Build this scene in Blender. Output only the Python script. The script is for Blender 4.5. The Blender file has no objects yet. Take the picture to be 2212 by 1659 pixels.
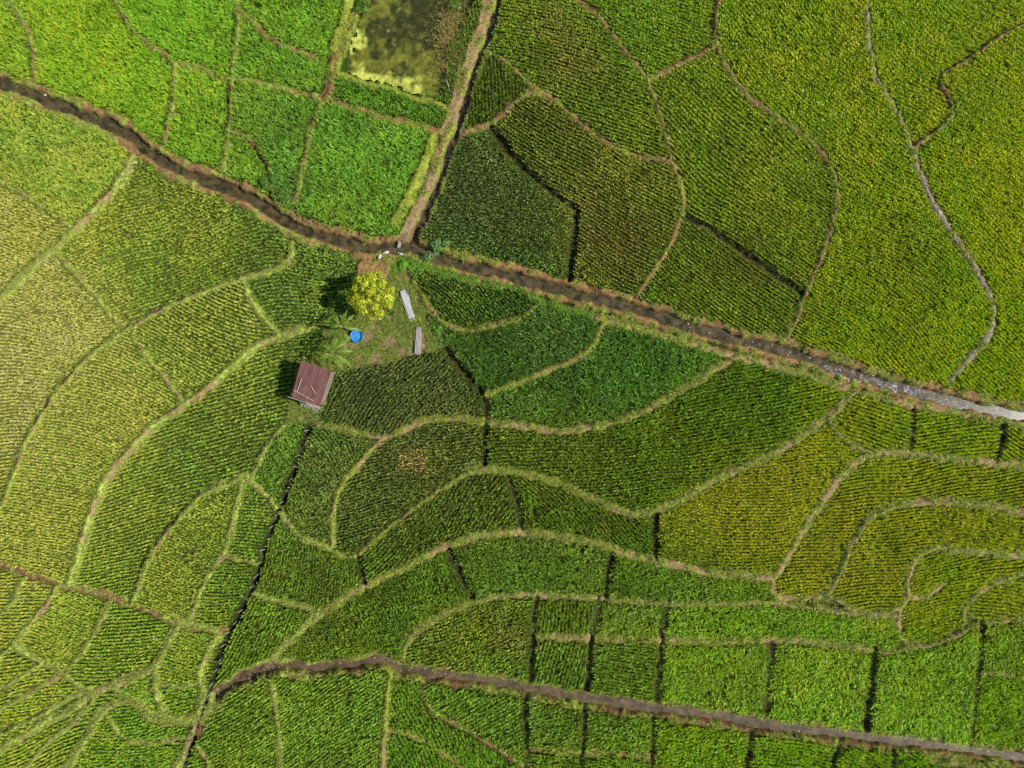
import bpy, math, numpy as np
from collections import deque
rng=np.random.default_rng(7)
S=22.0; H=67.0
def W(p): 
    p=np.asarray(p,float); return np.stack([(p[...,0]-1106)/S,(829.5-p[...,1])/S],-1)
def Wh(px,py,h):
    w=W((px,py))*(1-h/H); return float(w[0]),float(w[1])
scene=bpy.context.scene; col=scene.collection

# ------------------------------------------------------------ helpers
def lin(c):
    c=np.asarray(c,float)/255.; return np.where(c<=.04045,c/12.92,((c+.055)/1.055)**2.4)
def vnoise(x,y,scale,seed):
    r=np.random.default_rng(seed); T=r.random((256,256))
    u=x/scale+1000.3; v=y/scale+1000.7
    i=np.floor(u).astype(int); j=np.floor(v).astype(int); fu=u-i; fv=v-j
    fu=fu*fu*(3-2*fu); fv=fv*fv*(3-2*fv)
    a=T[i%256,j%256];b=T[(i+1)%256,j%256];c=T[i%256,(j+1)%256];d=T[(i+1)%256,(j+1)%256]
    return (a*(1-fu)+b*fu)*(1-fv)+(c*(1-fu)+d*fu)*fv
def fbm(x,y,s,seed): return (vnoise(x,y,s,seed)*.5+vnoise(x,y,s/2.1,seed+1)*.3+vnoise(x,y,s/4.3,seed+2)*.2)
def sstep(a,b,x):
    t=np.clip((x-a)/(b-a),0,1); return t*t*(3-2*t)
def mesh_np(name,v,f,c=None,mat=None,smooth=False):
    me=bpy.data.meshes.new(name); v=np.ascontiguousarray(v,np.float32); f=np.ascontiguousarray(f,np.int32)
    me.vertices.add(len(v)); me.vertices.foreach_set('co',v.ravel())
    k=f.shape[1]; me.loops.add(f.size); me.loops.foreach_set('vertex_index',f.ravel())
    me.polygons.add(len(f)); me.polygons.foreach_set('loop_start',np.arange(0,f.size,k,dtype=np.int32))
    me.update(calc_edges=True)
    if c is not None:
        a=me.color_attributes.new('Col','FLOAT_COLOR','POINT')
        cc=np.ones((len(v),4),np.float32); cc[:,:3]=c; a.data.foreach_set('color',cc.ravel())
    me.polygons.foreach_set('use_smooth',np.full(len(f),smooth,dtype=bool))
    if mat: me.materials.append(mat)
    ob=bpy.data.objects.new(name,me); col.objects.link(ob); return ob
def mesh_py(name,v,f,mat,parent=None,smooth=False):
    me=bpy.data.meshes.new(name); me.from_pydata([tuple(map(float,a)) for a in v],[],f); me.update()
    me.materials.append(mat)
    if smooth:
        for p in me.polygons: p.use_smooth=True
    ob=bpy.data.objects.new(name,me); col.objects.link(ob)
    if parent: ob.parent=parent
    return ob
def empty(name,loc,label,cat,rot=0,group=None):
    o=bpy.data.objects.new(name,None); o.location=loc; o.rotation_euler=(0,0,rot); o.empty_display_size=.3
    col.objects.link(o); o['label']=label; o['category']=cat
    if group:o['group']=group
    return o
def tag(o,label,cat,group=None):
    o['label']=label;o['category']=cat
    if group:o['group']=group

# ------------------------------------------------------------ materials
def newmat(name):
    m=bpy.data.materials.new(name); m.use_nodes=True; nt=m.node_tree; nt.nodes.clear()
    return m,nt,nt.nodes.new('ShaderNodeOutputMaterial')
def leafmat(name,trans=.35,gloss=.06):
    m,nt,out=newmat(name); N=nt.nodes; L=nt.links
    a=N.new('ShaderNodeAttribute'); a.attribute_name='Col'
    geo=N.new('ShaderNodeNewGeometry'); nz=N.new('ShaderNodeTexNoise'); nz.inputs['Scale'].default_value=1.6; nz.inputs['Detail'].default_value=4
    L.new(geo.outputs['Position'],nz.inputs['Vector'])
    mr=N.new('ShaderNodeMapRange'); mr.inputs[3].default_value=.75; mr.inputs[4].default_value=1.25; L.new(nz.outputs['Fac'],mr.inputs[0])
    mx=N.new('ShaderNodeVectorMath'); mx.operation='SCALE'; L.new(a.outputs['Color'],mx.inputs[0]); L.new(mr.outputs[0],mx.inputs['Scale'])
    d=N.new('ShaderNodeBsdfDiffuse'); t=N.new('ShaderNodeBsdfTranslucent'); g=N.new('ShaderNodeBsdfGlossy'); g.inputs['Roughness'].default_value=.45
    g.inputs['Color'].default_value=(.8,.85,.7,1)
    tc=N.new('ShaderNodeVectorMath'); tc.operation='MULTIPLY'; tc.inputs[1].default_value=(1.2,1.15,.45); L.new(mx.outputs[0],tc.inputs[0])
    L.new(mx.outputs[0],d.inputs['Color']); L.new(tc.outputs[0],t.inputs['Color'])
    s=N.new('ShaderNodeMixShader'); s.inputs[0].default_value=trans; L.new(d.outputs[0],s.inputs[1]); L.new(t.outputs[0],s.inputs[2])
    s2=N.new('ShaderNodeMixShader'); s2.inputs[0].default_value=gloss; L.new(s.outputs[0],s2.inputs[1]); L.new(g.outputs[0],s2.inputs[2])
    L.new(s2.outputs[0],out.inputs['Surface']); return m
def groundmat(name,rough=.95,bump=.6,lo=.4,hi=1.6,sc=3.5):
    m,nt,out=newmat(name); N=nt.nodes; L=nt.links
    a=N.new('ShaderNodeAttribute'); a.attribute_name='Col'; p=N.new('ShaderNodeBsdfPrincipled')
    geo=N.new('ShaderNodeNewGeometry'); nz=N.new('ShaderNodeTexNoise'); nz.inputs['Scale'].default_value=sc; nz.inputs['Detail'].default_value=9; nz.inputs['Roughness'].default_value=.75
    L.new(geo.outputs['Position'],nz.inputs['Vector'])
    mr=N.new('ShaderNodeMapRange'); mr.inputs[1].default_value=.33; mr.inputs[2].default_value=.67; mr.inputs[3].default_value=lo; mr.inputs[4].default_value=hi; L.new(nz.outputs['Fac'],mr.inputs[0])
    mx=N.new('ShaderNodeVectorMath'); mx.operation='SCALE'; L.new(a.outputs['Color'],mx.inputs[0]); L.new(mr.outputs[0],mx.inputs['Scale'])
    L.new(mx.outputs[0],p.inputs['Base Color']); p.inputs['Roughness'].default_value=rough; p.inputs['Specular IOR Level'].default_value=.15
    b=N.new('ShaderNodeBump'); b.inputs['Strength'].default_value=bump; b.inputs['Distance'].default_value=.15; L.new(nz.outputs['Fac'],b.inputs['Height']); L.new(b.outputs[0],p.inputs['Normal'])
    L.new(p.outputs[0],out.inputs['Surface']); return m
def solidmat(name,c1,c2,scale=4,rough=.7,stretch=(1,1,1),lo=.35,hi=.65,metal=0,bump=.15):
    m,nt,out=newmat(name); N=nt.nodes; L=nt.links; p=N.new('ShaderNodeBsdfPrincipled')
    tc=N.new('ShaderNodeTexCoord'); mp=N.new('ShaderNodeMapping'); mp.inputs['Scale'].default_value=stretch
    nz=N.new('ShaderNodeTexNoise'); nz.inputs['Scale'].default_value=scale; nz.inputs['Detail'].default_value=7
    L.new(tc.outputs['Object'],mp.inputs[0]); L.new(mp.outputs[0],nz.inputs['Vector'])
    cr=N.new('ShaderNodeValToRGB'); cr.color_ramp.elements[0].position=lo; cr.color_ramp.elements[1].position=hi
    cr.color_ramp.elements[0].color=(*c1,1); cr.color_ramp.elements[1].color=(*c2,1)
    L.new(nz.outputs['Fac'],cr.inputs[0]); L.new(cr.outputs[0],p.inputs['Base Color'])
    p.inputs['Roughness'].default_value=rough; p.inputs['Metallic'].default_value=metal
    b=N.new('ShaderNodeBump'); b.inputs['Strength'].default_value=bump; b.inputs['Distance'].default_value=.05; L.new(nz.outputs['Fac'],b.inputs['Height']); L.new(b.outputs[0],p.inputs['Normal'])
    L.new(p.outputs[0],out.inputs['Surface']); return m
M_rice=leafmat('rice_leaves',.38,.03); M_grass=leafmat('grass_leaves',.3,.03); M_leaf=leafmat('tree_leaves',.35,.04)
M_ground=groundmat('earth'); M_water=solidmat('stream_water',(.028,.025,.010),(.12,.09,.042),1.6,.2,bump=.05); M_mudwater=solidmat('muddy_water',(.055,.040,.020),(.15,.105,.055),1.7,.5,bump=.08)
M_pond=groundmat('pond_algae',.5,.2,.5,1.5,2.6)
M_stone=groundmat('stone',.85,.3)

# ------------------------------------------------------------ map of bunds and channels
def cr(pts,n=5):
    p=np.array(pts,float); 
    if len(p)<3: 
        t=np.linspace(0,1,7)[:,None]; return p[0]*(1-t)+p[-1]*t
    q=np.vstack([2*p[0]-p[1],p,2*p[-1]-p[-2]]); o=[]
    for i in range(1,len(q)-2):
        for k in range(n):
            t=k/n; a,b,c,d=q[i-1],q[i],q[i+1],q[i+2]
            o.append(.5*((2*b)+(-a+c)*t+(2*a-5*b+4*c-d)*t*t+(-a+3*b-3*c+d)*t**3))
    o.append(p[-1]); return np.array(o)
def ext(pts):
    p=[list(map(float,a)) for a in pts]
    def edge(a): return a[0]<=2 or a[0]>=2210 or a[1]<=2 or a[1]>=1657
    for end in (0,1):
        if end: p=p[::-1]
        if edge(p[0]):
            d=np.array(p[0])-np.array(p[1]); d/=np.linalg.norm(d); p=[list(np.array(p[0])+d*140)]+p
        if end: p=p[::-1]
    return p
C1=[(0,178),(70,207),(150,237),(230,267),(290,302),(330,335),(390,370),(460,397),(540,430),(600,468),(660,500),(740,522),(800,537),(870,533),(910,545),(960,562),(1040,580),(1130,603),(1250,637),(1370,667),(1480,702),(1600,735),(1720,765),(1820,800),(1900,825),(2000,852),(2110,880),(2212,898)]
C2=[(468,1502),(500,1478),(560,1448),(600,1437),(680,1441),(760,1432),(830,1425),(870,1445),(950,1458),(1050,1470),(1150,1487),(1250,1505),(1400,1527),(1550,1547),(1700,1572),(1850,1590),(2000,1607),(2212,1637)]
C3=[(1078,0),(1062,60),(1036,130),(1012,200),(992,270),(968,335),(948,400),(925,450),(905,490),(890,530)]
C4=[(0,1215),(60,1237),(150,1265),(250,1290),(330,1320),(400,1345),(490,1362)]
Ls=[]
def A(cls,hw,*pts):
    if cls not in('canal','canal2','road'): hw=max(5.0,hw*.76)
    Ls.append((cls,hw,list(pts)))
A('canal',26,*C1); A('canal2',20,*C2); A('road',22,*[(x-10,y) for x,y in C3]); A('dirt',12,*C4)
# upper left
A('brown',10,(20,0),(55,50),(75,110),(82,175))
A('mix',8,(250,0),(280,55),(320,95),(375,138),(380,200),(372,250),(358,305))
A('mix',8,(375,138),(420,145),(470,165),(500,176))
A('brown',9,(515,0),(520,60),(510,120),(505,180),(500,240),(495,300),(485,368))
A('mix',10,(500,176),(560,182),(640,203),(700,215)); A('mix',9,(525,30),(570,70),(620,105),(700,132))
A('mix',9,(705,215),(680,270),(665,330),(655,380),(640,440)); A('mix',11,(700,215),(760,236),(830,258),(880,270),(950,288))
A('mix',7,(500,288),(540,305),(570,340),(590,390),(590,430)); A('brown',16,(768,30),(745,90),(722,150),(705,215))
A('algae',16,(752,0),(748,40),(735,80),(725,110)); A('algae',10,(720,160),(790,180),(870,205),(960,232))
A('algae',15,(940,300),(920,350),(900,400),(880,440),(855,485))
# upper right
A('tan',9,(985,300),(1020,285),(1060,272),(1100,235),(1140,205),(1180,205)); A('tan',7,(1050,115),(1090,135),(1140,180),(1180,205))
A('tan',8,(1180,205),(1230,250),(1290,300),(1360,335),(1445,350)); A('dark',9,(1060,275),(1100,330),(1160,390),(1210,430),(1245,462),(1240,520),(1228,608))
A('tan',7,(1240,0),(1290,40),(1340,100),(1395,175)); A('tan',9,(1395,175),(1450,150),(1540,105))
A('tan',8,(1550,0),(1540,60),(1545,105),(1575,165),(1620,220),(1700,275),(1760,325),(1795,380),(1800,450),(1775,540),(1745,610),(1715,690),(1690,735))
A('tan',8,(1395,175),(1420,240),(1440,310),(1447,350),(1470,410),(1470,470),(1440,540),(1400,600),(1372,645))
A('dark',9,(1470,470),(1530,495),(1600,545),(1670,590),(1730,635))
A('white',9,(1870,0),(1870,80),(1885,160),(1925,230),(1960,310),(1985,390),(2020,460),(2070,540),(2110,600),(2135,660),(2130,720),(2090,770),(2042,825))
A('tan',7,(2212,55),(2150,85),(2080,135),(2025,170),(2040,215),(2050,250),(2010,290),(1965,320))
# west
A('grass',7,(0,395),(60,425),(110,460),(162,495)); A('path',13,(292,345),(262,400),(220,445),(165,500),(110,545),(60,590),(0,655))
A('grass',7,(130,555),(165,590),(210,640),(240,680),(280,712))
A('grass',10,(0,1110),(30,1040),(60,960),(100,890),(150,820),(210,760),(280,710),(340,675),(420,640),(500,610),(560,595),(620,570),(634,525))
A('grass',7,(530,605),(545,645),(570,680),(605,722)); A('grass',7,(290,725),(330,780),(370,825),(402,872))
A('path',12,(158,1262),(190,1150),(215,1080),(240,1030),(290,970),(350,910),(420,865),(480,815),(550,755),(610,725),(680,705))
A('grass',11,(288,1298),(340,1180),(400,1110),(450,1060),(535,1028)); A('grass',8,(412,1345),(450,1250),(490,1190),(510,1120),(528,1040))
A('grass',6,(487,1197),(560,1215)); A('grass',7,(530,1025),(570,1060),(610,1105)); A('grass',6,(548,1030),(575,970),(610,925),(645,900))
# south west
A('grass',9,(0,1425),(50,1370),(100,1310),(130,1262)); A('grass',9,(240,1298),(210,1360),(170,1420),(130,1460),(60,1500),(0,1533))
A('grass',7,(40,1390),(80,1420),(130,1445),(200,1500)); A('grass',13,(0,1620),(70,1580),(150,1530),(220,1490),(290,1460),(340,1430),(385,1350))
A('grass',13,(150,1657),(190,1590),(230,1530),(290,1508),(330,1545),(390,1555),(430,1540)); A('grass',10,(340,1430),(345,1500),(365,1545))
A('grass',12,(478,1365),(440,1440),(440,1500),(420,1580),(385,1657)); A('grass',8,(0,1585),(100,1535),(170,1500),(200,1490))
A('grass',8,(60,1657),(105,1605),(160,1560),(215,1500)); A('grass',6,(0,1330),(30,1300),(62,1243)); A('grass',6,(0,1490),(60,1455),(95,1430)); A('grass',6,(230,1530),(270,1590),(330,1600),(400,1590)); A('grass',6,(250,1485),(290,1508)); A('grass',6,(345,1470),(400,1480),(440,1470))
# fence ditch; its shadow is put into a near-black soil colour
A('ditch',9,(690,875),(665,940),(640,1010),(610,1090),(580,1170),(555,1250),(530,1310),(500,1365),(480,1420),(462,1480),(430,1560),(402,1657))
A('canal2',12,(468,1502),(450,1540),(430,1580))
# centre
A('lush',15,(868,560),(930,578),(1000,597),(1080,615)); A('lush',9,(1080,615),(1130,628),(1165,652),(1240,670),(1300,690))
A('grass',8,(885,600),(910,640),(950,690),(1000,715),(1060,705),(1120,690),(1160,658))
A('path',12,(1290,686),(1450,730),(1580,768),(1700,799),(1840,843),(1970,874),(2080,892),(2212,918))
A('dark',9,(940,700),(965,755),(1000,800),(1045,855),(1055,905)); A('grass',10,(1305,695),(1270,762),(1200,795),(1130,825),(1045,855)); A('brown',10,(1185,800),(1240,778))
A('grass',11,(1580,775),(1520,810),(1440,860),(1360,900),(1280,922),(1200,930),(1120,918),(1050,910),(1000,905),(930,907),(880,925),(825,948))
A('grass',8,(690,915),(760,930),(825,945)); A('grass',9,(825,948),(780,1000),(740,1050),(722,1110),(722,1180)); A('dark',8,(1050,910),(1048,1005))
A('grass',12,(770,1195),(850,1130),(920,1075),(990,1030),(1050,1010),(1120,1020),(1200,1040),(1270,1070),(1330,1100),(1390,1108),(1460,1080),(1530,1040),(1620,1000),(1700,960),(1770,910),(1820,865),(1848,838))
A('grass',8,(610,1105),(650,1155),(700,1175),(740,1200),(770,1195)); A('dark',8,(775,1195),(785,1235),(792,1268)); A('grass',6,(545,1278),(600,1293),(680,1312),(700,1318))
A('path',12,(585,1430),(640,1370),(700,1320),(770,1275),(850,1235),(930,1195),(1000,1165),(1080,1150),(1150,1150),(1220,1160),(1300,1175),(1370,1200),(1450,1215),(1530,1235),(1600,1240),(1665,1242),(1700,1200),(1740,1130),(1790,1060),(1830,1010),(1880,982),(1950,978),(2050,990),(2212,1005))
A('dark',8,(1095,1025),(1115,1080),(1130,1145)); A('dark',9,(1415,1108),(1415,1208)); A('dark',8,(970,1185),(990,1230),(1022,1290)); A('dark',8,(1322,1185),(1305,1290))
A('path',10,(865,1430),(890,1370),(940,1335),(1000,1305),(1080,1285),(1150,1282),(1250,1287),(1350,1295),(1450,1303),(1550,1302),(1660,1300),(1760,1313),(1860,1325),(1945,1330))
A('grass',11,(1667,1242),(1672,1285),(1730,1290),(1780,1280),(1805,1240),(1830,1180),(1870,1120),(1920,1092),(2000,1082),(2100,1087),(2212,1105))
A('path',11,(1780,1283),(1830,1310),(1890,1322),(1935,1312),(1958,1288),(1957,1250),(1972,1208),(2005,1184),(2080,1188),(2150,1194),(2212,1200)); A('path',8,(1958,1285),(1990,1292),(2025,1268),(2042,1258))
A('path',9,(2212,1236),(2160,1252),(2110,1280),(2080,1310),(2078,1345),(2050,1372),(1990,1390),(1955,1388),(1938,1350),(1945,1310)); A('path',8,(2068,1362),(2110,1345),(2212,1332)); A('grass',6,(2082,1318),(2120,1345))
A('grass',7,(1795,895),(1785,915),(1820,950),(1878,980)); A('dark',8,(1972,872),(1967,930),(1960,975)); A('dark',8,(2168,908),(2158,950),(2150,990))
# bottom grid; upright gaps have the rice's cast shadow painted into their colour
for l in [((1160,1285),(1152,1370),(1145,1485)),((1292,1290),(1278,1380),(1266,1500)),((1442,1303),(1427,1390),(1415,1520)),((1665,1382),(1650,1555)),((1888,1400),(1865,1590)),((2116,1340),(2108,1440),(2090,1615))]: A('shaded_gap',11,*l)
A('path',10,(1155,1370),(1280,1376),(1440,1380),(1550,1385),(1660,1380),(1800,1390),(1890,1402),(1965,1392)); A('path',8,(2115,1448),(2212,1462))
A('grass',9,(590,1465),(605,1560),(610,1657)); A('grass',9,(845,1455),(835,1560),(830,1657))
for l in [((1135,1495),(1140,1657)),((1265,1510),(1260,1600),(1255,1657)),((1412,1540),(1405,1657)),((1625,1565),(1608,1657)),((1815,1590),(1792,1657)),((1930,1605),(1922,1657))]: A('shaded_gap',9,*l)
A('tan',6,(905,1478),(930,1530),(1000,1570),(1080,1620),(1130,1652)); A('tan',6,(840,1575),(900,1590),(950,1620),(1000,1657)); A('tan',6,(1140,1615),(1260,1620),(1405,1630))
A('path',6,(2000,1640),(2100,1650),(2212,1675)); A('grass',5,(430,1605),(455,1640),(460,1657))

G=.15; XL,YL=56.,43.5
gx=np.arange(-XL,XL+G/2,G); gy=np.arange(-YL,YL+G/2,G); nx,ny=len(gx),len(gy)
D=np.full((nx,ny),9.); CL=np.zeros((nx,ny),int); DC=np.full((nx,ny),9.)
classes=['none','canal','canal2','road','dirt','brown','mix','tan','white','grass','path','lush','dark','ditch','algae','yard','shaded_gap']
CI={c:i for i,c in enumerate(classes)}
def burn(pts,hw,cls,arrD,arrC=None):
    p=W(cr(pts)); R=3.0
    for a,b in zip(p[:-1],p[1:]):
        i0=np.searchsorted(gx,min(a[0],b[0])-R);i1=np.searchsorted(gx,max(a[0],b[0])+R);j0=np.searchsorted(gy,min(a[1],b[1])-R);j1=np.searchsorted(gy,max(a[1],b[1])+R)
        if i1<=i0 or j1<=j0: continue
        X,Y=np.meshgrid(gx[i0:i1],gy[j0:j1],indexing='ij'); d=b-a; L2=max(d@d,1e-9)
        t=np.clip(((X-a[0])*d[0]+(Y-a[1])*d[1])/L2,0,1); ds=np.hypot(X-a[0]-t*d[0],Y-a[1]-t*d[1])-hw
        sub=arrD[i0:i1,j0:j1]; m=ds<sub; sub[m]=ds[m]
        if arrC is not None: arrC[i0:i1,j0:j1][m]=CI[cls]
for cls,hw,pts in Ls: burn(ext(pts),hw/S,cls,D,CL)
DRd=np.full((nx,ny),9.)
burn(ext([(x-22,y) for x,y in C3[:-1]]),0,'',DRd)
WATER=[(C1,8.5),(C2,8),(C3,5)]
for pts,hw in WATER: burn(ext(pts),hw/S,'',DC)
X,Y=np.meshgrid(gx,gy,indexing='ij')
def inpoly(X,Y,poly):
    p=W(poly); r=np.zeros(X.shape,bool); n=len(p)
    for i in range(n):
        x1,y1=p[i];x2,y2=p[(i+1)%n]
        if y1==y2: continue
        c=((y1>Y)!=(y2>Y))&(X<(x2-x1)*(Y-y1)/(y2-y1)+x1); r^=c
    return r
wx=X+(fbm(X,Y,1.2,31)-.5)*.7; wy=Y+(fbm(X,Y,1.2,41)-.5)*.7
yard=[(782,556),(872,552),(890,600),(915,655),(940,690),(965,722),(975,745),(950,758),(900,770),(820,786),(740,800),(716,812),(700,880),(690,912),(622,916),(628,862),(640,800),(668,780),(690,750),(700,715),(760,700),(775,650),(768,590)]
YD=inpoly(wx,wy,yard)
wx2=X+(fbm(X,Y,1.6,33)-.5)*2.0; wy2=Y+(fbm(X,Y,1.6,43)-.5)*2.0
pond=[(772,-120),(778,20),(762,90),(748,150),(800,175),(870,196),(935,214),(962,170),(985,100),(1008,40),(1025,0),(1040,-120)]
PD=inpoly(wx2,wy2,pond)&(DRd>.75)
D=D+np.clip((fbm(X,Y,.7,5)-.5)*.7,-.13,.15)+(DC<3)*np.isin(CL,[CI['canal'],CI['canal2']])*np.clip((fbm(X,Y,1.6,15)-.5)*.9,-.2,.25)
m=YD&(D>-.0); D[m]=-.5; CL[YD&~np.isin(CL,[CI['canal'],CI['lush']])]=CI['yard']
D[PD]=-1.0; CL[PD]=CI['algae']
DC=DC+(fbm(X,Y,1.3,55)-.5)*.75

# ------------------------------------------------------------ connected components => rice fields
mask=D>0; cur=0; sizes=[0]
ml=mask.tolist(); lb=[[0]*ny for _ in range(nx)]
for i in range(nx):
    mi=ml[i]
    for j in range(ny):
        if mi[j] and lb[i][j]==0:
            cur+=1; q=deque([(i,j)]); lb[i][j]=cur; n=0
            while q:
                a,b=q.popleft(); n+=1
                for c,d in ((a+1,b),(a-1,b),(a,b+1),(a,b-1)):
                    if 0<=c<nx and 0<=d<ny and ml[c][d] and lb[c][d]==0: lb[c][d]=cur; q.append((c,d))
            sizes.append(n)
lab=np.array(lb,np.int32); sizes=np.array(sizes)
keep=[k for k in range(1,cur+1) if sizes[k]*G*G>2.0]
lvr=np.random.default_rng(12); lev=np.zeros(cur+1); lev[keep]=lvr.uniform(0,.42,len(keep))
LV=np.where(lab>0,lev[lab],-1.)
lock=np.isin(CL,[CI['canal'],CI['canal2'],CI['road'],CI['yard'],CI['dark'],CI['ditch'],CI['shaded_gap']])|PD
for it in range(5):
    nb_=np.maximum.reduce([np.roll(LV,s,ax) for s in(-1,1) for ax in(0,1)])
    m=(LV<0)&(nb_>=0)&((~lock)|(it<1)); LV[m]=nb_[m]
LV=np.maximum(LV,0)

# ------------------------------------------------------------ colour survey (x,y,r,g,b,height m)
CP=np.array([(150,100,110,146,34,.75),(250,180,104,142,34,.75),(430,60,96,134,34,.75),(440,250,98,134,40,.7),(600,60,88,124,36,.75),(600,150,80,116,36,.75),(830,220,74,112,36,.8),(790,370,86,120,38,.8),(580,280,82,110,42,.75),(530,340,70,98,40,.7),(20,110,100,128,42,.6),
(100,330,124,152,58,.6),(60,500,150,164,66,.55),(380,500,124,138,54,.6),(50,720,172,180,92,.55),(150,680,156,168,78,.55),(100,850,164,172,86,.55),(450,700,104,128,52,.6),(650,620,78,102,42,.6),(200,900,140,156,68,.55),(250,1130,130,150,60,.55),(500,900,108,128,52,.6),(50,1150,146,166,70,.55),(400,1180,120,138,54,.55),(540,1130,98,126,46,.55),
(60,1280,144,170,70,.55),(150,1350,130,160,58,.55),(300,1400,120,150,54,.55),(100,1600,126,154,54,.55),(300,1600,110,146,48,.55),(60,1450,128,156,56,.55),
(1070,200,62,84,28,.6),(1060,430,68,86,42,.6),(1200,110,94,110,34,.55),(1280,450,94,104,38,.5),(1150,270,78,94,32,.5),(1430,80,94,124,28,.55),(1320,200,90,106,30,.55),(1600,400,98,118,28,.55),(1570,600,88,108,28,.5),(1700,150,98,124,24,.55),(1900,600,92,116,20,.55),(2000,100,112,138,26,.55),(1980,230,102,126,24,.55),(2100,400,110,134,22,.55),(2190,750,104,132,16,.55),
(1020,640,66,92,30,.6),(1130,740,54,80,26,.75),(1350,790,50,84,20,.8),(1550,870,66,96,18,.75),(1200,980,76,94,24,.65),(870,850,76,92,48,.65),(1500,970,84,106,18,.65),(720,1030,82,100,48,.6),(900,1020,86,98,40,.6),(600,980,88,116,42,.6),(950,1110,72,92,30,.65),(1250,1090,72,94,24,.65),(1600,1100,120,130,30,.5),(1870,910,110,130,22,.6),(2060,930,102,128,22,.6),(2050,1040,112,126,24,.5),(1900,1200,118,126,30,.5),(2100,1250,106,124,22,.55),
(660,1240,84,104,38,.6),(580,1350,94,120,38,.6),(800,1310,80,104,32,.65),(1150,1230,74,98,28,.7),(1450,1260,74,100,24,.7),(1000,1390,88,108,34,.6),(1220,1420,80,104,32,.65),(1550,1350,82,110,18,.7),(1550,1460,86,114,22,.7),(1760,1470,90,120,22,.7),(2000,1500,84,114,18,.75),(2160,1520,82,108,14,.7),
(520,1580,98,124,38,.6),(720,1560,98,124,42,.6),(1000,1520,86,114,36,.65),(950,1640,84,118,34,.65),(1200,1560,84,110,34,.65),(1330,1590,84,112,28,.65),(1500,1610,92,124,22,.65),(1700,1620,92,124,22,.65),(2100,1640,92,124,18,.65)],float)
CPw=W(CP[:,:2]); CPc=lin(CP[:,2:5]); CPh=CP[:,5]
CPc=CPc*np.array([1.03,1.02,.85]); CPc[:,0]+=.03*CPc[:,1]
def survey(x,y,sig):
    x=np.asarray(x,float);y=np.asarray(y,float)
    d2=(x[:,None]-CPw[:,0])**2+(y[:,None]-CPw[:,1])**2
    w=np.exp(-(d2-d2.min(1,keepdims=True))/(2*sig**2)); w/=w.sum(1,keepdims=True)
    return w@CPc, w@CPh
def KC(x): return 2.85+.75*sstep(-45,10,x)  # rice colour gain, lower at left to offset the sun's glow there
def bil(A_,x,y):
    u=np.clip((x-gx[0])/G,0,nx-1.001); v=np.clip((y-gy[0])/G,0,ny-1.001); i=u.astype(int); j=v.astype(int); fu=u-i; fv=v-j
    return (A_[i,j]*(1-fu)+A_[i+1,j]*fu)*(1-fv)+(A_[i,j+1]*(1-fu)+A_[i+1,j+1]*fu)*fv
def blades(cx,cy,z0,h,wd,lean,leandir,az,c,sh=(.35,.82,1.22,.82)):  # sh paints depth shade into the blade: dark base, bright tip
    n=len(cx); L=h
    dx=np.cos(az);dy=np.sin(az); lx=np.cos(leandir);ly=np.sin(leandir)
    hx=lx*np.sin(lean);hy=ly*np.sin(lean);hz=np.cos(lean)
    base=np.stack([cx,cy,z0],1)
    tip=base+np.stack([hx*L*1.1,hy*L*1.1,hz*L*.86],1)
    mid=base+np.stack([hx*L*.42,hy*L*.42,hz*L*.7],1)
    sd=np.stack([dx*wd/2,dy*wd/2,np.zeros(n)],1)
    V=np.stack([base,mid+sd,tip,mid-sd],1).reshape(-1,3)
    F=np.arange(n*4).reshape(-1,4)
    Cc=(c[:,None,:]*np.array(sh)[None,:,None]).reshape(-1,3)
    return V,F,Cc
patches=[(900,1000,36,(160,138,84)),(1240,130,75,(132,128,60)),(160,955,18,(130,120,60)),(1100,1370,40,(112,112,50)),(1200,60,50,(124,126,56)),(15,1300,22,(180,165,65)),(1600,560,60,(100,98,34)),(1330,520,90,(108,100,40)),(1250,450,40,(124,122,58)),(1150,1380,30,(120,116,56))]
tot=0
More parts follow.
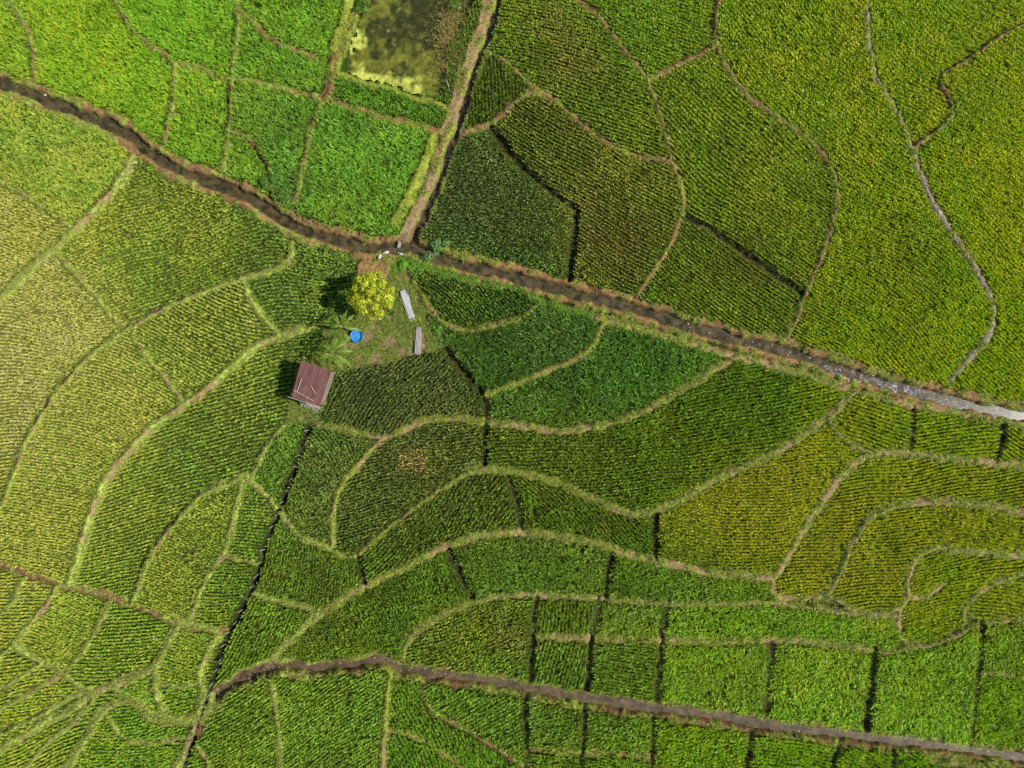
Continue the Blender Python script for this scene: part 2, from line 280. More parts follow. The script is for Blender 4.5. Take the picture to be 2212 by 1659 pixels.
for k in keep:
    ii,jj=np.nonzero(lab==k); x0,x1=gx[ii.min()],gx[ii.max()]; y0,y1=gy[jj.min()],gy[jj.max()]
    mx_,my_=gx[ii].mean(),gy[jj].mean(); fr=np.random.default_rng(k+100)
    fc,fh=survey([mx_],[my_],2.5); fc=fc[0]; fh=fh[0]
    px=mx_*S+1106
    tuft = 1 if (px<960 and my_>13) or (fh>=.68) else 0
    sx,sy=(.26,.22) if tuft else (.33,.19)
    R=np.hypot(x1-x0,y1-y0)/2+3; ux=np.arange(-R,R,sx); uy=np.arange(-R,R,sy)
    if px>1150 and my_>0: ang=fr.uniform(.5,1.3)
    elif px<560: ang=fr.uniform(1.2,1.8)
    elif px>1300: ang=fr.uniform(.9,1.9)
    else: ang=fr.uniform(0,math.pi)
    U,V_=np.meshgrid(ux,uy,indexing='ij'); U=U.ravel();V_=V_.ravel()
    U=U+(vnoise(U*.3+mx_,V_,11,k)-.5)*6+(vnoise(U*.5+my_,V_,4,k+1)-.5)*.6
    jt=.022 if not tuft else .08
    U=U+fr.normal(0,jt,U.size); V_=V_+fr.normal(0,.04,U.size)
    ca,sa=math.cos(ang),math.sin(ang); cx=(x0+x1)/2+U*ca-V_*sa; cy=(y0+y1)/2+U*sa+V_*ca
    ok=(cx>-XL)&(cx<XL)&(cy>-YL)&(cy<YL); cx=cx[ok];cy=cy[ok]
    li=lab[np.rint((cx-gx[0])/G).astype(int).clip(0,nx-1),np.rint((cy-gy[0])/G).astype(int).clip(0,ny-1)]
    dd=bil(D,cx,cy); ok=(li==k)&(dd>.03); cx=cx[ok];cy=cy[ok];dd=dd[ok]
    ok=fr.random(len(cx))>.06+.25*(fbm(cx,cy,2.2,k+9)>.68); cx=cx[ok];cy=cy[ok];dd=dd[ok]
    n=len(cx)
    if n<8: continue
    lc,lh=survey(cx,cy,2.8); cc=(.45*fc+.55*lc)*KC(cx)[:,None]; hh=.5*fh+.5*lh
    nz=fbm(cx,cy,3.5,k+77); nz2=fbm(cx,cy,1.0,k+78)
    cc=cc*(.72+.56*nz)[:,None]*(.78+.44*nz2)[:,None]*fr.normal(1,.16,n).clip(.55,1.5)[:,None]
    warm=(fbm(cx,cy,5,k+5)-.5)*.4; cc[:,0]*=1+warm; 
    for (qx,qy,qr,qc) in patches:
        w=W((qx,qy)); dq=np.hypot(cx-w[0],cy-w[1])/(qr/S)+ (fbm(cx,cy,.8,99)-.5)*1.4; t=(1-sstep(.2,1.3,dq))*.75
        cc=cc*(1-t[:,None])+(lin(qc)*2.5)*t[:,None]
    hh=hh*(.80+.4*nz2)*fr.normal(1,.13,n)
    nb=7 if tuft else 8
    windir=fr.uniform(0,2*math.pi)+(fbm(cx,cy,6,k+3)-.5)*5
    bx=np.repeat(cx,nb);by=np.repeat(cy,nb); N=len(bx)
    outd=fr.uniform(0,2*math.pi,N)
    if tuft: vx=np.cos(outd)+.6*np.cos(np.repeat(windir,nb)); vy=np.sin(outd)+.6*np.sin(np.repeat(windir,nb))
    else:
        u=np.cos(outd)*.48; v_=np.sin(outd)*.95; vx=u*ca-v_*sa; vy=u*sa+v_*ca
    mag=np.hypot(vx,vy); outd=np.arctan2(vy,vx)
    lean=fr.uniform(.1,.95,N)*(.9 if tuft else .78*mag.clip(.35,1))
    bh=np.repeat(hh,nb)*fr.uniform(.6,1.1,N); bw=fr.uniform(.045,.08,N)
    bx=bx+.03*np.cos(outd);by=by+.03*np.sin(outd)
    bc=np.repeat(cc,nb,axis=0)*fr.uniform(.7,1.3,N)[:,None]
    yl=fr.random(N)<(.14 if not tuft else .08); bc[yl]=bc[yl]*np.array([1.5,1.28,1.1])
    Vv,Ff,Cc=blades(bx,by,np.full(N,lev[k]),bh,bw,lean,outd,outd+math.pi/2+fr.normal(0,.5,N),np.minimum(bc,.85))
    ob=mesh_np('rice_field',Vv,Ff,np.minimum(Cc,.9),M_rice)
    s=CP[np.argmin(((CPw-np.array([mx_,my_]))**2).sum(1))]
    r_,g_=s[2],s[3]
    tone='pale yellow-green' if r_+g_>275 else ('olive green' if r_/g_>.85 else ('bright green' if g_>112 else 'dark green'))
    ar=sizes[k]*G*G
    shp='small' if ar<35 else ('large' if ar>160 else 'medium-sized')
    edge='enclosed by dark shadowed bunds' if px>1150 and my_<-20 else ('enclosed by grassy earth bunds' if my_<8 or px<900 and my_<14 else 'enclosed by bare brown bunds')
    tag(ob,f'{shp} {tone} rice field {edge}','rice field','terraced rice fields')
    tot+=N
print('blades',tot,'fields',len(keep))

# ------------------------------------------------------------ ground sheet
col_dirt=lin((154,134,98)); col_tan=lin((156,136,92)); col_brown=lin((136,108,70)); col_grass=lin((142,154,64)); col_lush=lin((104,144,46)); col_dark=lin((48,48,24)); col_white=lin((154,144,120)); col_algae=lin((158,168,68)); col_mud=lin((116,94,58))
base={'none':(col_dark,.5),'canal':(col_brown*1.1,.38),'canal2':(col_mud*1.0,.44),'road':(col_dirt*.85,.42),'dirt':(col_brown*.9,.38),'brown':(col_brown,.42),'mix':(col_brown*1.0,.52),'tan':(lin((128,104,68)),.38),'white':(col_white*.8,.36),'grass':(col_tan*.85,.68),'path':(col_tan*.95,.54),'lush':(col_brown,.9),'dark':(lin((62,58,32)),.48),'shaded_gap':(lin((72,66,38)),.6),'ditch':(col_dark*.6,.42),'algae':(col_algae*.8,.5),'yard':(col_dirt*.8,.76)}  # dark gap classes carry deep shadow in their ground colour
bc=np.array([base[c][0] for c in classes]); bg=np.array([base[c][1] for c in classes])
gamt=bg[CL]; n1=fbm(X,Y,.7,201); n2=fbm(X,Y,3.0,211)
outer=sstep(-.32,-.05,D)*np.isin(CL,[CI['canal'],CI['canal2'],CI['road'],CI['path'],CI['brown']])
gm=sstep(.34,.66,gamt+.24*outer+(n1-.5)*1.4+(n2-.5)*1.1)
PXX=X*S+1106; PYY=829.5-Y*S
gcol=np.where((PXX<700)[...,None],lin((156,170,80)),col_grass)*np.ones_like(X)[...,None]
for cn,cv in (('lush',col_lush),('yard',lin((130,148,62))),('dark',lin((70,84,32))),('shaded_gap',lin((84,104,34))),('ditch',lin((80,92,40)))): gcol=np.where((CL==CI[cn])[...,None],cv,gcol)  # grass in the dark gaps and ditch is darkened for painted shadow too
rc=bc[CL]*(.75+.5*n2)[...,None]*(.6+.8*fbm(X,Y,.45,221))[...,None]
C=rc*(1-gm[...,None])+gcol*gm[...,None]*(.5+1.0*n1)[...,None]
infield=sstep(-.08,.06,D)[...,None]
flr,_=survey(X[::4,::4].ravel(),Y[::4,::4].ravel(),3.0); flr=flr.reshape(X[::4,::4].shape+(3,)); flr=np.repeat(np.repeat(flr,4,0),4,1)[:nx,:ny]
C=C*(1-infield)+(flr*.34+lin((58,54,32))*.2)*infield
wet=sstep(.32,-.05,DC)*(D<.1); C=C*(1-.5*wet[...,None])+.5*wet[...,None]*lin((88,68,42))
rd=(1-sstep(.12,.42,DRd+(n1-.5)*.5))*(CL==CI['road']); C=C*(1-.8*rd[...,None])+.8*rd[...,None]*lin((156,130,94))*(.65+.7*n1)[...,None]
t=np.exp(-((PXX-985-(80-PYY)*.25)/28)**2-((PYY-110)/70)**2)[...,None]; C=C*(1-t)+t*lin((150,132,84))*(.6+.8*n1[...,None])
Z=.24*sstep(.02,-.16,D)+(n1-.5)*.20
isc=np.isin(CL,[CI['canal'],CI['canal2'],CI['road']])
Z=np.where(isc,.08+.28*sstep(.05,-.30,D)*sstep(.05,.4,DC)+(n1-.5)*.28,Z)
Z=Z-.75*sstep(.25,-.15,DC)*(D<.3)
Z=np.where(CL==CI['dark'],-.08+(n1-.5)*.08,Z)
Z=np.where(CL==CI['shaded_gap'],.05+(n1-.5)*.2,Z)
Z=np.where(CL==CI['ditch'],-.18*sstep(0,-.3,D)+(n1-.5)*.1,Z)
Z=np.where(CL==CI['yard'],.14+(n1-.5)*.10,Z)
Z=np.where(D>.02,(n1-.5)*.05,Z)
Z=np.where(PD,-.6,Z+LV)
far=[70,100,180,400,1000,2500]
fx=np.concatenate([-np.array(far[::-1]),gx,np.array(far)]); fy=np.concatenate([-np.array(far[::-1]),gy,np.array(far)])
nX,nY=len(fx),len(fy); FX,FY=np.meshgrid(fx,fy,indexing='ij'); FZ=np.full((nX,nY),.15); FC=np.ones((nX,nY,3))*lin((85,110,35))
o=len(far); FZ[o:o+nx,o:o+ny]=Z; FC[o:o+nx,o:o+ny]=C
idx=np.arange(nX*nY).reshape(nX,nY); F=np.stack([idx[:-1,:-1],idx[1:,:-1],idx[1:,1:],idx[:-1,1:]],-1).reshape(-1,4)
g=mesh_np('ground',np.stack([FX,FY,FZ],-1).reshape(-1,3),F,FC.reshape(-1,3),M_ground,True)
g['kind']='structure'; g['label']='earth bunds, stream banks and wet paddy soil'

# ------------------------------------------------------------ water
def ribbon(name,pts,hw,z,mat):
    p=W(cr(ext(pts))); t=np.gradient(p,axis=0); t/=np.linalg.norm(t,axis=1)[:,None]+1e-9; nn=np.stack([-t[:,1],t[:,0]],1)*hw/S
    v=[];f=[]
    for a,b in zip(p,nn): v+= [(a[0]+b[0],a[1]+b[1],z),(a[0]-b[0],a[1]-b[1],z)]
    for i in range(len(p)-1): f.append((2*i,2*i+1,2*i+3,2*i+2))
    o=mesh_py(name,v,f,mat); o['kind']='structure'; return o
r=ribbon('stream_water',C1,17,-.22,M_water); r['label']='shallow brown irrigation stream between eroded banks'
r=ribbon('stream_water',C2,16,-.226,M_mudwater); r['label']='muddy irrigation stream between rice fields'
r=ribbon('ditch_water',C3[:-1],10,-.232,M_water); r['label']='narrow ditch beside the dirt track'
pm=PD&(np.roll(PD,1,0))&(np.roll(PD,1,1)); pi,pj=np.nonzero(pm)
ids=-np.ones((nx,ny),int); need=np.zeros((nx,ny),bool)
for a,b in ((0,0),(1,0),(1,1),(0,1)): need[np.clip(pi-a,0,nx-1),np.clip(pj-b,0,ny-1)]=True
ids[need]=np.arange(need.sum()); vi,vj=np.nonzero(need)
pf=np.stack([ids[pi-1,pj-1],ids[pi,pj-1],ids[pi,pj],ids[pi-1,pj]],1)
pX,pY=gx[vi],gy[vj]; qx=pX*S+1106; qy=829.5-pY*S
na=fbm(pX,pY,2.4,301); nb_=fbm(pX,pY,.6,311); nc_=fbm(pX,pY,1.1,321)
al=sstep(.62,.84,.25*na+.35*nb_+.40*nc_+.30*sstep(140,178,qy)*sstep(950,905,qx)+.20*sstep(810,775,qx))
dk=sstep(.40,.58,.5*na+.5*nc_+.24*sstep(850,950,qx)*sstep(120,10,qy)-.01)
pc=lin((112,116,44))*(1-dk[:,None])+lin((60,62,30))*dk[:,None]; pc=pc*(.5+.9*nb_)[:,None]; pc=pc*(1-al[:,None])+lin((184,192,86))*al[:,None]*(.6+.7*nb_)[:,None]
po=mesh_np('pond_water',np.stack([pX,pY,np.full(len(pX),-.04)+.04*al],1),pf,pc,M_pond,True); po['kind']='structure'; po['label']='murky pond partly covered with yellow-green algae'

# ------------------------------------------------------------ grass on bunds and yard
gp=np.where(D<.08,gm,0)*(DC>.05)*(~PD)*np.where(CL==CI['yard'],1.6,1); gp=gp/gp.sum(); ng=260000
pk=rng.choice(nx*ny,ng,p=gp.ravel()); a,b=np.unravel_index(pk,(nx,ny)); cx=gx[a]+rng.uniform(-.08,.08,ng); cy=gy[b]+rng.uniform(-.08,.08,ng)
cc=gcol[a,b]*rng.uniform(.5,1.9,ng)[:,None]; dry=rng.random(ng)<.15; cc[dry]=lin((175,155,92))
alg=(CL[a,b]==CI['algae']); cc[alg]=lin((180,196,66))*rng.uniform(.6,1.4,alg.sum())[:,None]
zz=bil(Z,cx,cy)-.02; od=rng.uniform(0,6.28,ng)
big=fbm(cx,cy,.6,401)>.6
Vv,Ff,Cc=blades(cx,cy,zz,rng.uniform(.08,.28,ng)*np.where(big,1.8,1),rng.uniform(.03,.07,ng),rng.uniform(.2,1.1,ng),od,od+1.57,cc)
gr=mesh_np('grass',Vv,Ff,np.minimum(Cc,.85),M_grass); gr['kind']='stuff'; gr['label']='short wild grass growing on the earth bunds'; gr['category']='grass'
n=4200; cx,cy=W(np.stack([978+rng.normal(0,18,n),95+rng.normal(0,45,n)],1)).T; od=rng.uniform(0,6.28,n)
cc=np.ones((n,3))*lin((180,160,100))*rng.uniform(.5,1.6,n)[:,None]; gg=rng.random(n)<.3; cc[gg]=lin((118,134,52))
Vv,Ff,Cc=blades(cx,cy,np.full(n,-.05),rng.uniform(.3,.8,n),rng.uniform(.03,.05,n),rng.uniform(.3,1.2,n),od,od+1.57,cc)
dr=mesh_np('dry_reeds',Vv,Ff,Cc,M_grass); dr['kind']='stuff'; dr['label']='dry straw-coloured reeds at the pond edge'; dr['category']='reeds'

# ------------------------------------------------------------ stones
t=(1+5**.5)/2; ico=np.array([(-1,t,0),(1,t,0),(-1,-t,0),(1,-t,0),(0,-1,t),(0,1,t),(0,-1,-t),(0,1,-t),(t,0,-1),(t,0,1),(-t,0,-1),(-t,0,1)])/1.9
icf=np.array([(0,11,5),(0,5,1),(0,1,7),(0,7,10),(0,10,11),(1,5,9),(5,11,4),(11,10,2),(10,7,6),(7,1,8),(3,9,4),(3,4,2),(3,2,6),(3,6,8),(3,8,9),(4,9,5),(2,4,11),(6,2,10),(8,6,7),(9,8,1)])
def along(pts,n,spread):
    p=cr(pts,8); s=rng.uniform(0,len(p)-1.01,n); i=s.astype(int); f=(s-i)[:,None]; q=p[i]*(1-f)+p[i+1]*f
    return W(q+rng.normal(0,spread,(n,2)))
def stones(name,P_,size,colr,label):
    n=len(P_); sc=size[:,None,None]*rng.uniform(.6,1.2,(n,1,3))*np.array([1,1,.6]); v=ico[None]*rng.uniform(.75,1.2,(n,12,1))*sc
    an=rng.uniform(0,6.28,n); ca,sa=np.cos(an)[:,None],np.sin(an)[:,None]
    v=np.stack([v[...,0]*ca-v[...,1]*sa,v[...,0]*sa+v[...,1]*ca,v[...,2]],-1)
    z=bil(Z,P_[:,0],P_[:,1]); z=np.maximum(z,-.25); v+=np.stack([P_[:,0],P_[:,1],z],1)[:,None]
    f=(icf[None]+np.arange(n)[:,None,None]*12).reshape(-1,3)
    c=np.repeat(colr,12,axis=0); o=mesh_np(name,v.reshape(-1,3),f,c,M_stone); o['kind']='stuff'; o['label']=label; o['category']='stones'
n=3600; P_=along([(1790,795),(1900,828),(2000,853),(2110,880),(2212,898),(2300,915)],n,5.5); kk=fbm(P_[:,0],P_[:,1],.7,88)>.48; P_=P_[kk]; n=len(P_)
stones('gravel',P_,rng.uniform(.03,.10,n),lin((190,192,202))*rng.uniform(.25,1.3,n)[:,None],'pale grey gravel washed along the stream bed')
Q=[along([(1480,702),(1600,735),(1720,765),(1800,795)],200,4),along(C2,160,12),along([(865,1420),(890,1370),(1000,1305),(1150,1282),(1350,1295),(1550,1302),(1760,1313),(1860,1325),(1945,1330)],420,6),along([(1945,1300),(1962,1250),(1975,1200)],110,6),along([(560,1450),(600,1437),(850,1425),(870,1445)],130,12),along([(1400,1205),(1450,1215),(1600,1240),(1665,1242)],110,6),along([(1970,340),(2020,460),(2070,540),(2110,600),(2135,660)],420,5),along([(830,555),(900,545)],60,14),along([(960,1190),(1080,1150),(1300,1175)],60,6),along([(640,880),(670,900)],40,10)]
P_=np.vstack(Q); n=len(P_); stones('scattered_stones',P_,rng.uniform(.03,.10,n)*np.where(rng.random(n)<.08,2,1),lin((165,150,130))*rng.uniform(.4,1.3,n)[:,None],'small tan stones scattered on banks and bunds')

# ------------------------------------------------------------ solid-object helpers
def box(lx,ly,lz,c=(0,0,0),rz=0,bev=0):
    v=[];
    for z in(-1,1):
        for y in(-1,1):
            for x in(-1,1):
                X_,Y_=x*lx/2,y*ly/2; v.append((c[0]+X_*math.cos(rz)-Y_*math.sin(rz),c[1]+X_*math.sin(rz)+Y_*math.cos(rz),c[2]+z*lz/2))
    return v,[(0,2,3,1),(4,5,7,6),(0,1,5,4),(2,6,7,3),(0,4,6,2),(1,3,7,5)]
def tube(pts,rad,n=8):
    pts=[np.array(p,float) for p in pts]; v=[];f=[]
    for i,p in enumerate(pts):
        d=pts[min(i+1,len(pts)-1)]-pts[max(i-1,0)]; d/=np.linalg.norm(d); u=np.cross(d,(0.1,.2,1) if abs(d[2])<.9 else (1,0,0)); u/=np.linalg.norm(u); w=np.cross(d,u)
        for k in range(n): a=2*math.pi*k/n; v.append(p+rad[i]*(u*math.cos(a)+w*math.sin(a)))
    for i in range(len(pts)-1):
        for k in range(n): f.append((i*n+k,i*n+(k+1)%n,(i+1)*n+(k+1)%n,(i+1)*n+k))
    f.append(tuple(range(n))[::-1]); f.append(tuple(range((len(pts)-1)*n,len(pts)*n))); return v,f
def merge(parts):
    V=[];F=[]
    for v,f in parts: o=len(V); V+=list(v); F+=[tuple(i+o for i in q) for q in f]
    return V,F
def corr(lx,ly,z,slope=0,amp=.03,per=.16,x0=0,y0=0):
    n=int(lx/per*6); v=[];f=[]
    ys=np.linspace(-ly/2,ly/2,8)
    for i in range(n+1):
        x=-lx/2+lx*i/n
        for y in ys: v.append((x0+x,y0+y,z+amp*math.sin(2*math.pi*x/per)+slope*(y+ly/2)))
    m=len(ys)
    for i in range(n):
        for j in range(m-1): f.append((i*m+j,(i+1)*m+j,(i+1)*m+j+1,i*m+j+1))
    nv=len(v); v+= [(a,b,c-.012) for a,b,c in v]; f+=[tuple(k+nv for k in q)[::-1] for q in f[:]]
    return v,f
M_roof=solidmat('rusty_red_metal',(.10,.034,.032),(.21,.088,.074),1.3,.6,(3,.5,1))
M_wood=solidmat('weathered_wood',(.16,.12,.085),(.38,.33,.27),6,.85,(1,6,1)); M_pale=solidmat('pale_bamboo',(.34,.31,.25),(.60,.57,.5),8,.7)
M_sheet=solidmat('white_metal_sheet',(.30,.30,.31),(.66,.67,.68),2.2,.5,(9,.5,1)); M_blue=solidmat('blue_plastic',(.02,.12,.50),(.04,.20,.68),3,.35)
M_bluewater=solidmat('tub_water',(.03,.20,.52),(.10,.38,.72),2.5,.08,bump=.03); M_bark=solidmat('bark',(.10,.075,.05),(.24,.19,.14),9,.9); M_conc=solidmat('concrete',(.24,.22,.19),(.42,.40,.36),5,.85)
M_plastic=solidmat('white_sack',(.45,.45,.43),(.72,.72,.70),6,.6); M_wire=solidmat('dark_wire',(.03,.03,.03),(.08,.07,.06),9,.8)

# hut ---------------------------------------------------------
hx,hy=Wh(673,829,2.6); hut=empty('hut',(hx,hy,.14),'small open farm hut with rusty red corrugated roof','hut',rot=math.radians(-19))
rw,rl=2.85,3.5
mesh_py('roof',*merge([corr(rw,rl/2+.12,2.42,.11,amp=.013,per=.15,y0=-rl/4),corr(rw+.06,rl/2+.1,2.64,.11,amp=.013,per=.15,y0=rl/4)]),M_roof,hut)
for sx in(-1,1):
    for sy,hz in((-1,2.36),(1,2.74)):
        mesh_py('post',*tube([(sx*1.25,sy*1.55,-.2),(sx*1.25+.02,sy*1.55,hz)],[.06,.05]),M_wood,hut)
for sy,hz in((-1.55,2.33),(1.55,2.72)): mesh_py('beam',*tube([(-1.6,sy,hz-.02),(1.6,sy,hz-.02)],[.045,.04]),M_wood,hut)
mesh_py('floor',*merge([box(.17,3.2,.03,(-1.25+.19*i,0,.62+.003*(i%2))) for i in range(14)]),M_wood,hut)
mesh_py('wall',*merge([box(.14,.025,1.1,(-1.2+.16*i,1.6,1.2+.02*(i%3))) for i in range(16)]),M_wood,hut)
mesh_py('platform',*merge([tube([(-.9+.12*i,-1.65,.62),(-.9+.12*i,-2.35-.12*((i*7)%3),.60)],[.035,.03],6) for i in range(16)]+[tube([(-1.1,-2.2,.55),(1.1,-2.2,.55)],[.04,.04],6)]),M_pale,hut)
mesh_py('ladder',*merge([tube([(.45,-2.3,.7),(.45,-2.9,-.1)],[.035,.035],6),tube([(.9,-2.3,.7),(.9,-2.9,-.1)],[.035,.035],6)]+[tube([(.42,-2.4-.16*i,.56-.2*i),(.93,-2.4-.16*i,.56-.2*i)],[.025,.025],6) for i in range(3)]),M_pale,hut)
for (a,b) in (((-1.35,-1.1,2.60),(.75,-1.45,2.56)),((.1,-.2,2.78),(.75,-.75,2.66)),((-.95,.2,2.80),(-1.0,-1.2,2.58)),((-1.75,-1.9,2.40),(1.75,-1.80,2.44))): mesh_py('roof_pole',*tube([a,b],[.030,.026],6),M_pale,hut)

# roofing sheets stacked on the ground ---------------------------
def stack(px,py,lx,ly,rot,label,mat,n):
    x,y=W((px,py)); e=empty('roofing_sheet_stack',(x,y,.24),label,'metal sheets',rot=rot)
    for i in range(n):
        o=mesh_py('sheet',*corr(lx*(.75+.15*rng.random()),ly*(.8+.2*rng.random()),0,0,amp=.02,per=.13),mat,e); o.location=(rng.uniform(-.12,.12),rng.uniform(-.25,.25),.06*i); o.rotation_euler=(0,0,rng.uniform(-.06,.06))
    for k in(-1,1):
        o=mesh_py('batten',*box(lx*1.15,.08,.06,(0,k*ly*.3,-.06)),M_wood,e)
stack(881,661,.66,2.95,math.radians(17),'stack of white corrugated sheets lying on grass',M_sheet,4)
stack(904,734,.60,2.7,math.radians(-4),'stack of weathered grey corrugated sheets on grass',solidmat('grey_metal_sheet',(.18,.13,.11),(.44,.42,.40),2.5,.55,(8,.5,1)),4)

# blue tub ------------------------------------------------------
x,y=Wh(771,726,.5); tub=empty('water_tub',(x,y,.12),'round blue plastic water tub beside the palms','tub')
prof=[(.0,0),(.50,0),(.58,.55),(.64,.57),(.64,.60),(.55,.60),(.50,.1),(0,.08)]
v=[];f=[];n=28
for r_,z_ in prof:
    for k in range(n): a=2*math.pi*k/n; v.append((r_*math.cos(a),r_*math.sin(a),z_))
for i in range(len(prof)-1):
    for k in range(n): f.append((i*n+k,i*n+(k+1)%n,(i+1)*n+(k+1)%n,(i+1)*n+k))
mesh_py('tub_wall',v,f,M_blue,tub,True)
mesh_py('tub_water',[(0.53*math.cos(2*math.pi*k/n),.53*math.sin(2*math.pi*k/n),.42) for k in range(n)],[tuple(range(n))],M_bluewater,tub)

# broadleaf tree -------------------------------------------------
def leaves(blobs,npb,size,c1,c2,seed):
    r=np.random.default_rng(seed); V=[];Cc=[]
    for bx,by,bz,br in blobs:
        n=int(npb*br*br); d=r.normal(0,1,(n,3)); d/=np.linalg.norm(d,axis=1)[:,None]; rad=br*r.uniform(.45,1.05,n)**.7
        p=np.array([bx,by,bz])+d*rad[:,None]*np.array([1,1,.8])
        nrm=d+r.normal(0,.6,(n,3))+np.array([.3,0,.9]); nrm/=np.linalg.norm(nrm,axis=1)[:,None]
        u=np.cross(nrm,r.normal(0,1,(n,3))); u/=np.linalg.norm(u,axis=1)[:,None]; w=np.cross(nrm,u); s=size*r.uniform(.6,1.3,n)[:,None]
        V.append(np.stack([p-u*s,p-w*s*.45,p+u*s,p+w*s*.45],1).reshape(-1,3))
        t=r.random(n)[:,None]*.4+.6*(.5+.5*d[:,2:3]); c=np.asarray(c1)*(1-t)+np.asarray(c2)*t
        Cc.append(np.repeat(c*r.uniform(.6,1.4,(n,1)),4,axis=0))
    V=np.vstack(V); return V,np.arange(len(V)).reshape(-1,4),np.vstack(Cc)
tx,ty=Wh(797,634,4.0); tree=empty('broadleaf_tree',(tx,ty,.1),'round leafy fruit tree with yellow-green crown','tree')
br=[tube([(0,0,-.1),(.05,.03,.8),(.02,-.02,1.7)],[.17,.14,.11],10)]
bl=[]
r=np.random.default_rng(5)
for k in range(15):
    a=k*2.4; rr=1.6*math.sqrt((k+.5)/15); zz=4.6-.5*rr**1.4+r.uniform(-.45,.45); p=(rr*math.cos(a),rr*math.sin(a),zz)
    bl.append((*p,r.uniform(.35,.55))); br.append(tube([(0.02,-.02,1.4+.02*k),(p[0]*.5,p[1]*.5,2.9),(p[0],p[1],p[2])],[.07,.045,.015],6))
for k in range(14):
    a=k*2*math.pi/14+.3; bl.append((1.8*math.cos(a)*r.uniform(.8,1.15),1.8*math.sin(a)*r.uniform(.8,1.15),3.0+r.uniform(-.5,.5),r.uniform(.35,.6)))
mesh_py('trunk',*merge(br),M_bark,tree,True)
V,F,Cc=leaves(bl,760,.11,lin((48,74,18)),lin((186,194,36))*1.5,3); o=mesh_np('crown',V,F,np.minimum(Cc,.85),M_leaf); o.parent=tree

# palms ----------------------------------------------------------
def palm(px,py,h,R,nf,label,seed):
    r=np.random.default_rng(seed); x,y=Wh(px,py,h); e=empty('palm_tree',(x,y,.1),label,'palm tree',group='palms beside the hut')
    mesh_py('trunk',*tube([(0,0,-.1),(.04,0,h*.4),(0,.03,h*.75),(0,0,h)],[.13,.10,.09,.11],10),M_bark,e,True)
    for k in range(nf):
        a=k*2*math.pi/nf+r.uniform(-.3,.3)+seed; el=.6 if k%2 else .2; L=R*r.uniform(.75,1.12)
        pts=[];
        for i in range(15):
            s=i/14; rad=L*s*(math.cos(el)*.35+.65); z=h+L*(math.sin(el)*s*1.0-.7*s*s); pts.append(np.array([rad*math.cos(a),rad*math.sin(a),z]))
        V=[];F=[];Cc=[]
        side=np.array([-math.sin(a),math.cos(a),0])
        for i in range(3,15):
            s=i/14; ll=.46*math.sin(math.pi*min(1,.10+s*.84))**.8*R/1.7
            d=pts[i]-pts[i-1]; d/=np.linalg.norm(d)
            for sg in(-1,1):
                for q in (0,.5):
                    p=pts[i]-(pts[i]-pts[i-1])*q; tip=p+side*sg*ll*.5+d*ll*.8+np.array([0,0,.05*ll-r.uniform(0,.16)]); md=(p+tip)/2+np.array([0,0,.03]); w=d*.045
                    o=len(V); V+=[p-w*.4,md-w,tip,md+w,]; F.append((o,o+1,o+2,o+3)); c=lin((116,148,46))*1.1*r.uniform(.35,1.5); Cc+=[c*.8,c,c*1.2,c]
        for i in range(14):
            w=side*.022; b0=len(V); V+=[pts[i]-w,pts[i]+w,pts[i+1]+w*.8,pts[i+1]-w*.8]; F.append((b0,b0+1,b0+2,b0+3)); Cc+=[lin((165,170,78))]*4
        ob=mesh_np('frond',np.array(V),np.array(F),np.array(Cc),M_leaf); ob.parent=e
palm(738,706,3.3,1.6,9,'small feather-leaved palm beside the blue tub',11)
palm(719,760,3.0,1.85,10,'spreading feather-leaved palm next to the hut roof',12)

# bushes ---------------------------------------------------------
def bush(px,py,R,h,c1,c2,label,seed):
    r=np.random.default_rng(seed); x,y=W((px,py)); e=empty('bush',(x,y,.1),label,'bush')
    bl=[(r.normal(0,R*.45),r.normal(0,R*.45),h*r.uniform(.3,.8),R*r.uniform(.35,.6)) for _ in range(7)]
    mesh_py('stem',*merge([tube([(0,0,-.1),(b[0]*.5,b[1]*.5,b[2]*.6),(b[0],b[1],b[2])],[.03,.02,.008],5) for b in bl]),M_bark,e)
    V,F,Cc=leaves(bl,900,.075,lin(c1)*1.3,lin(c2)*1.3,seed); o=mesh_np('foliage',V,F,Cc,M_leaf); o.parent=e
bush(944,541,1.0,.9,(50,90,45),(120,160,90),'leafy grey-green bush on the stream bank',21)
bush(880,566,.8,.6,(60,110,25),(130,180,60),'lush low bush at the stream junction',22)
bush(912,575,.7,.5,(50,100,25),(120,170,50),'lush low bush at the stream junction',26)
bush(850,664,.7,.7,(50,80,25),(110,140,50),'small shrub beside the roofing sheets',23)
bush(945,712,.7,.5,(60,110,25),(110,160,45),'low green shrub beside the yard',24)
bush(968,735,.7,.5,(60,110,25),(110,160,45),'low green shrub beside the yard',27)
bush(578,404,.8,.9,(46,80,25),(98,135,45),'dark bushy plant on the stream bank',25)
bush(620,425,.9,.9,(50,85,25),(98,135,45),'dark bushy plant on the stream bank',28)
bush(790,8,.9,.9,(50,85,25),(110,145,45),'bushy plant at the pond edge',29)
bush(985,5,.8,.9,(60,85,25),(120,145,45),'bushy plant at the pond edge',30)

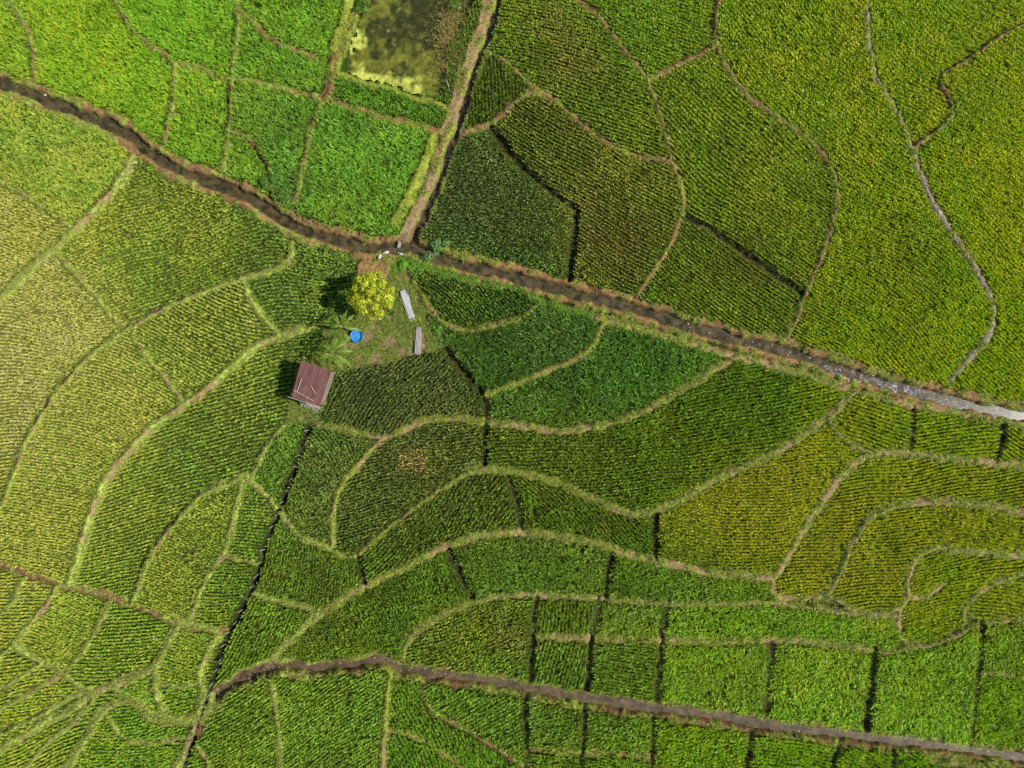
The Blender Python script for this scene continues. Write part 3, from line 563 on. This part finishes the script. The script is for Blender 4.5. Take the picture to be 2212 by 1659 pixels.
# plank bridge, weir, sack, posts ----------------------------------
x,y=W((848,499)); e=empty('plank_bridge',(x,y,.32),'narrow grey plank footbridge across the stream','footbridge',rot=math.radians(22))
for i in range(3): mesh_py('plank',*box(2.0+.2*i,.13,.05,(.05*i,-.2+.2*i,.004*i)),M_conc,e)
for s in(-1,1): mesh_py('support',*tube([(s*.8,-.35,-.8),(s*.8,-.35,.02)],[.05,.05]),M_wood,e)
x,y=W((866,520)); e=empty('weir',(x,y,-.1),'small concrete weir in the stream','weir',rot=math.radians(70))
mesh_py('weir_wall',*box(1.5,.22,.5,(0,0,0)),M_conc,e); mesh_py('gate_board',*box(.6,.06,.45,(0,.16,.15)),M_wood,e)
def sack(px,py,sx,sy,rot,label,seed):
    r=np.random.default_rng(seed); n=12;v=[];f=[]
    for i in range(n):
        th=math.pi*i/(n-1)
        for k in range(16):
            a=2*math.pi*k/16; rr=math.sin(th)**.6*(1+r.normal(0,.10)); v.append((sx*rr*math.cos(a),sy*rr*math.sin(a),.14*math.cos(th)+r.normal(0,.02)+.1))
    for i in range(n-1):
        for k in range(16): f.append((i*16+k,(i+1)*16+k,(i+1)*16+(k+1)%16,i*16+(k+1)%16))
    x,y=W((px,py)); o=mesh_py('white_sack',v,f,M_plastic,None,True); zz=float(bil(Z,np.array([x]),np.array([y]))[0]); o.location=(x,y,max(zz,-.2)+.03); o.rotation_euler=(0,0,rot); tag(o,label,'sack')
sack(832,547,.40,.18,.5,'crumpled white sack on the stream bank',1); sack(822,556,.28,.14,1.2,'crumpled white sack on the stream bank',2); sack(868,551,.18,.11,0,'small white sack near the stream junction',3)
sack(98,205,.16,.10,.3,'small white sack lying in the stream',4); sack(296,354,.16,.10,.3,'small white sack at the end of a path',6); sack(822,690,.13,.09,.2,'small white bag on the yard grass',5)
def post(px,py,h,tx_,ty_,label):
    x,y=W((px,py)); o=mesh_py('wooden_post',*tube([(0,0,-.2),(tx_*.5,ty_*.5,h*.5),(tx_,ty_,h)],[.05,.045,.04],7),M_pale); o.location=(x,y,.15); tag(o,label,'post')
post(972,198,1.3,-.2,.5,'leaning pale wooden post beside the track'); post(1000,180,1.0,.3,.2,'leaning pale wooden post beside the track'); post(625,560,.5,.1,.1,'short wooden post beside a bund')
# fence ------------------------------------------------------------
fp=W(cr([(690,878),(665,940),(640,1010),(610,1090),(580,1170),(555,1250),(530,1310),(500,1365),(480,1420),(462,1480),(430,1560),(402,1650)],8))
dl=np.r_[0,np.cumsum(np.linalg.norm(np.diff(fp,axis=0),axis=1))]; ss=np.arange(0,dl[-1],1.25); fx_=np.interp(ss,dl,fp[:,0]); fy_=np.interp(ss,dl,fp[:,1])
fe=empty('fence',(fx_[0],fy_[0],0),'long rustic stick fence with wires along a ditch','fence'); r=np.random.default_rng(3); tops=[]
for a,b in zip(fx_,fy_):
    lx,ly=r.normal(0,.1,2); h=r.uniform(.8,1.15); tops.append((a-fx_[0]+lx,b-fy_[0]+ly,h))
    mesh_py('post',*tube([(a-fx_[0],b-fy_[0],-.3),(a-fx_[0]+lx,b-fy_[0]+ly,h)],[.04,.035],6),M_pale,fe)
for lv in(.92,.55):
    mesh_py('wire',*tube([(a,b,h*lv) for a,b,h in tops],[.014]*len(tops),5),M_wire,fe)

# ------------------------------------------------------------ camera and light
cam=bpy.data.cameras.new('camera'); cam.lens=24; cam.sensor_width=36; cam.clip_end=6000; co=bpy.data.objects.new('camera',cam); co.location=(0,0,H); col.objects.link(co); scene.camera=co
elv=math.radians(44); az=math.radians(-6)
su=bpy.data.lights.new('sun','SUN'); su.energy=5.0; su.angle=math.radians(.5); su.color=(1,.95,.84); so=bpy.data.objects.new('sun',su); col.objects.link(so)
so.rotation_euler=(0,math.radians(90)-elv,az)
w=bpy.data.worlds.new('World'); scene.world=w; w.use_nodes=True; nt=w.node_tree; bgn=nt.nodes['Background']; sk=nt.nodes.new('ShaderNodeTexSky'); sk.sky_type='NISHITA'; sk.sun_disc=False; sk.sun_elevation=elv; sk.sun_rotation=math.radians(90)-az; sk.altitude=300
nt.links.new(sk.outputs[0],bgn.inputs[0]); bgn.inputs[1].default_value=.09
scene.view_settings.view_transform='Standard'; scene.view_settings.look='None'; scene.view_settings.exposure=0
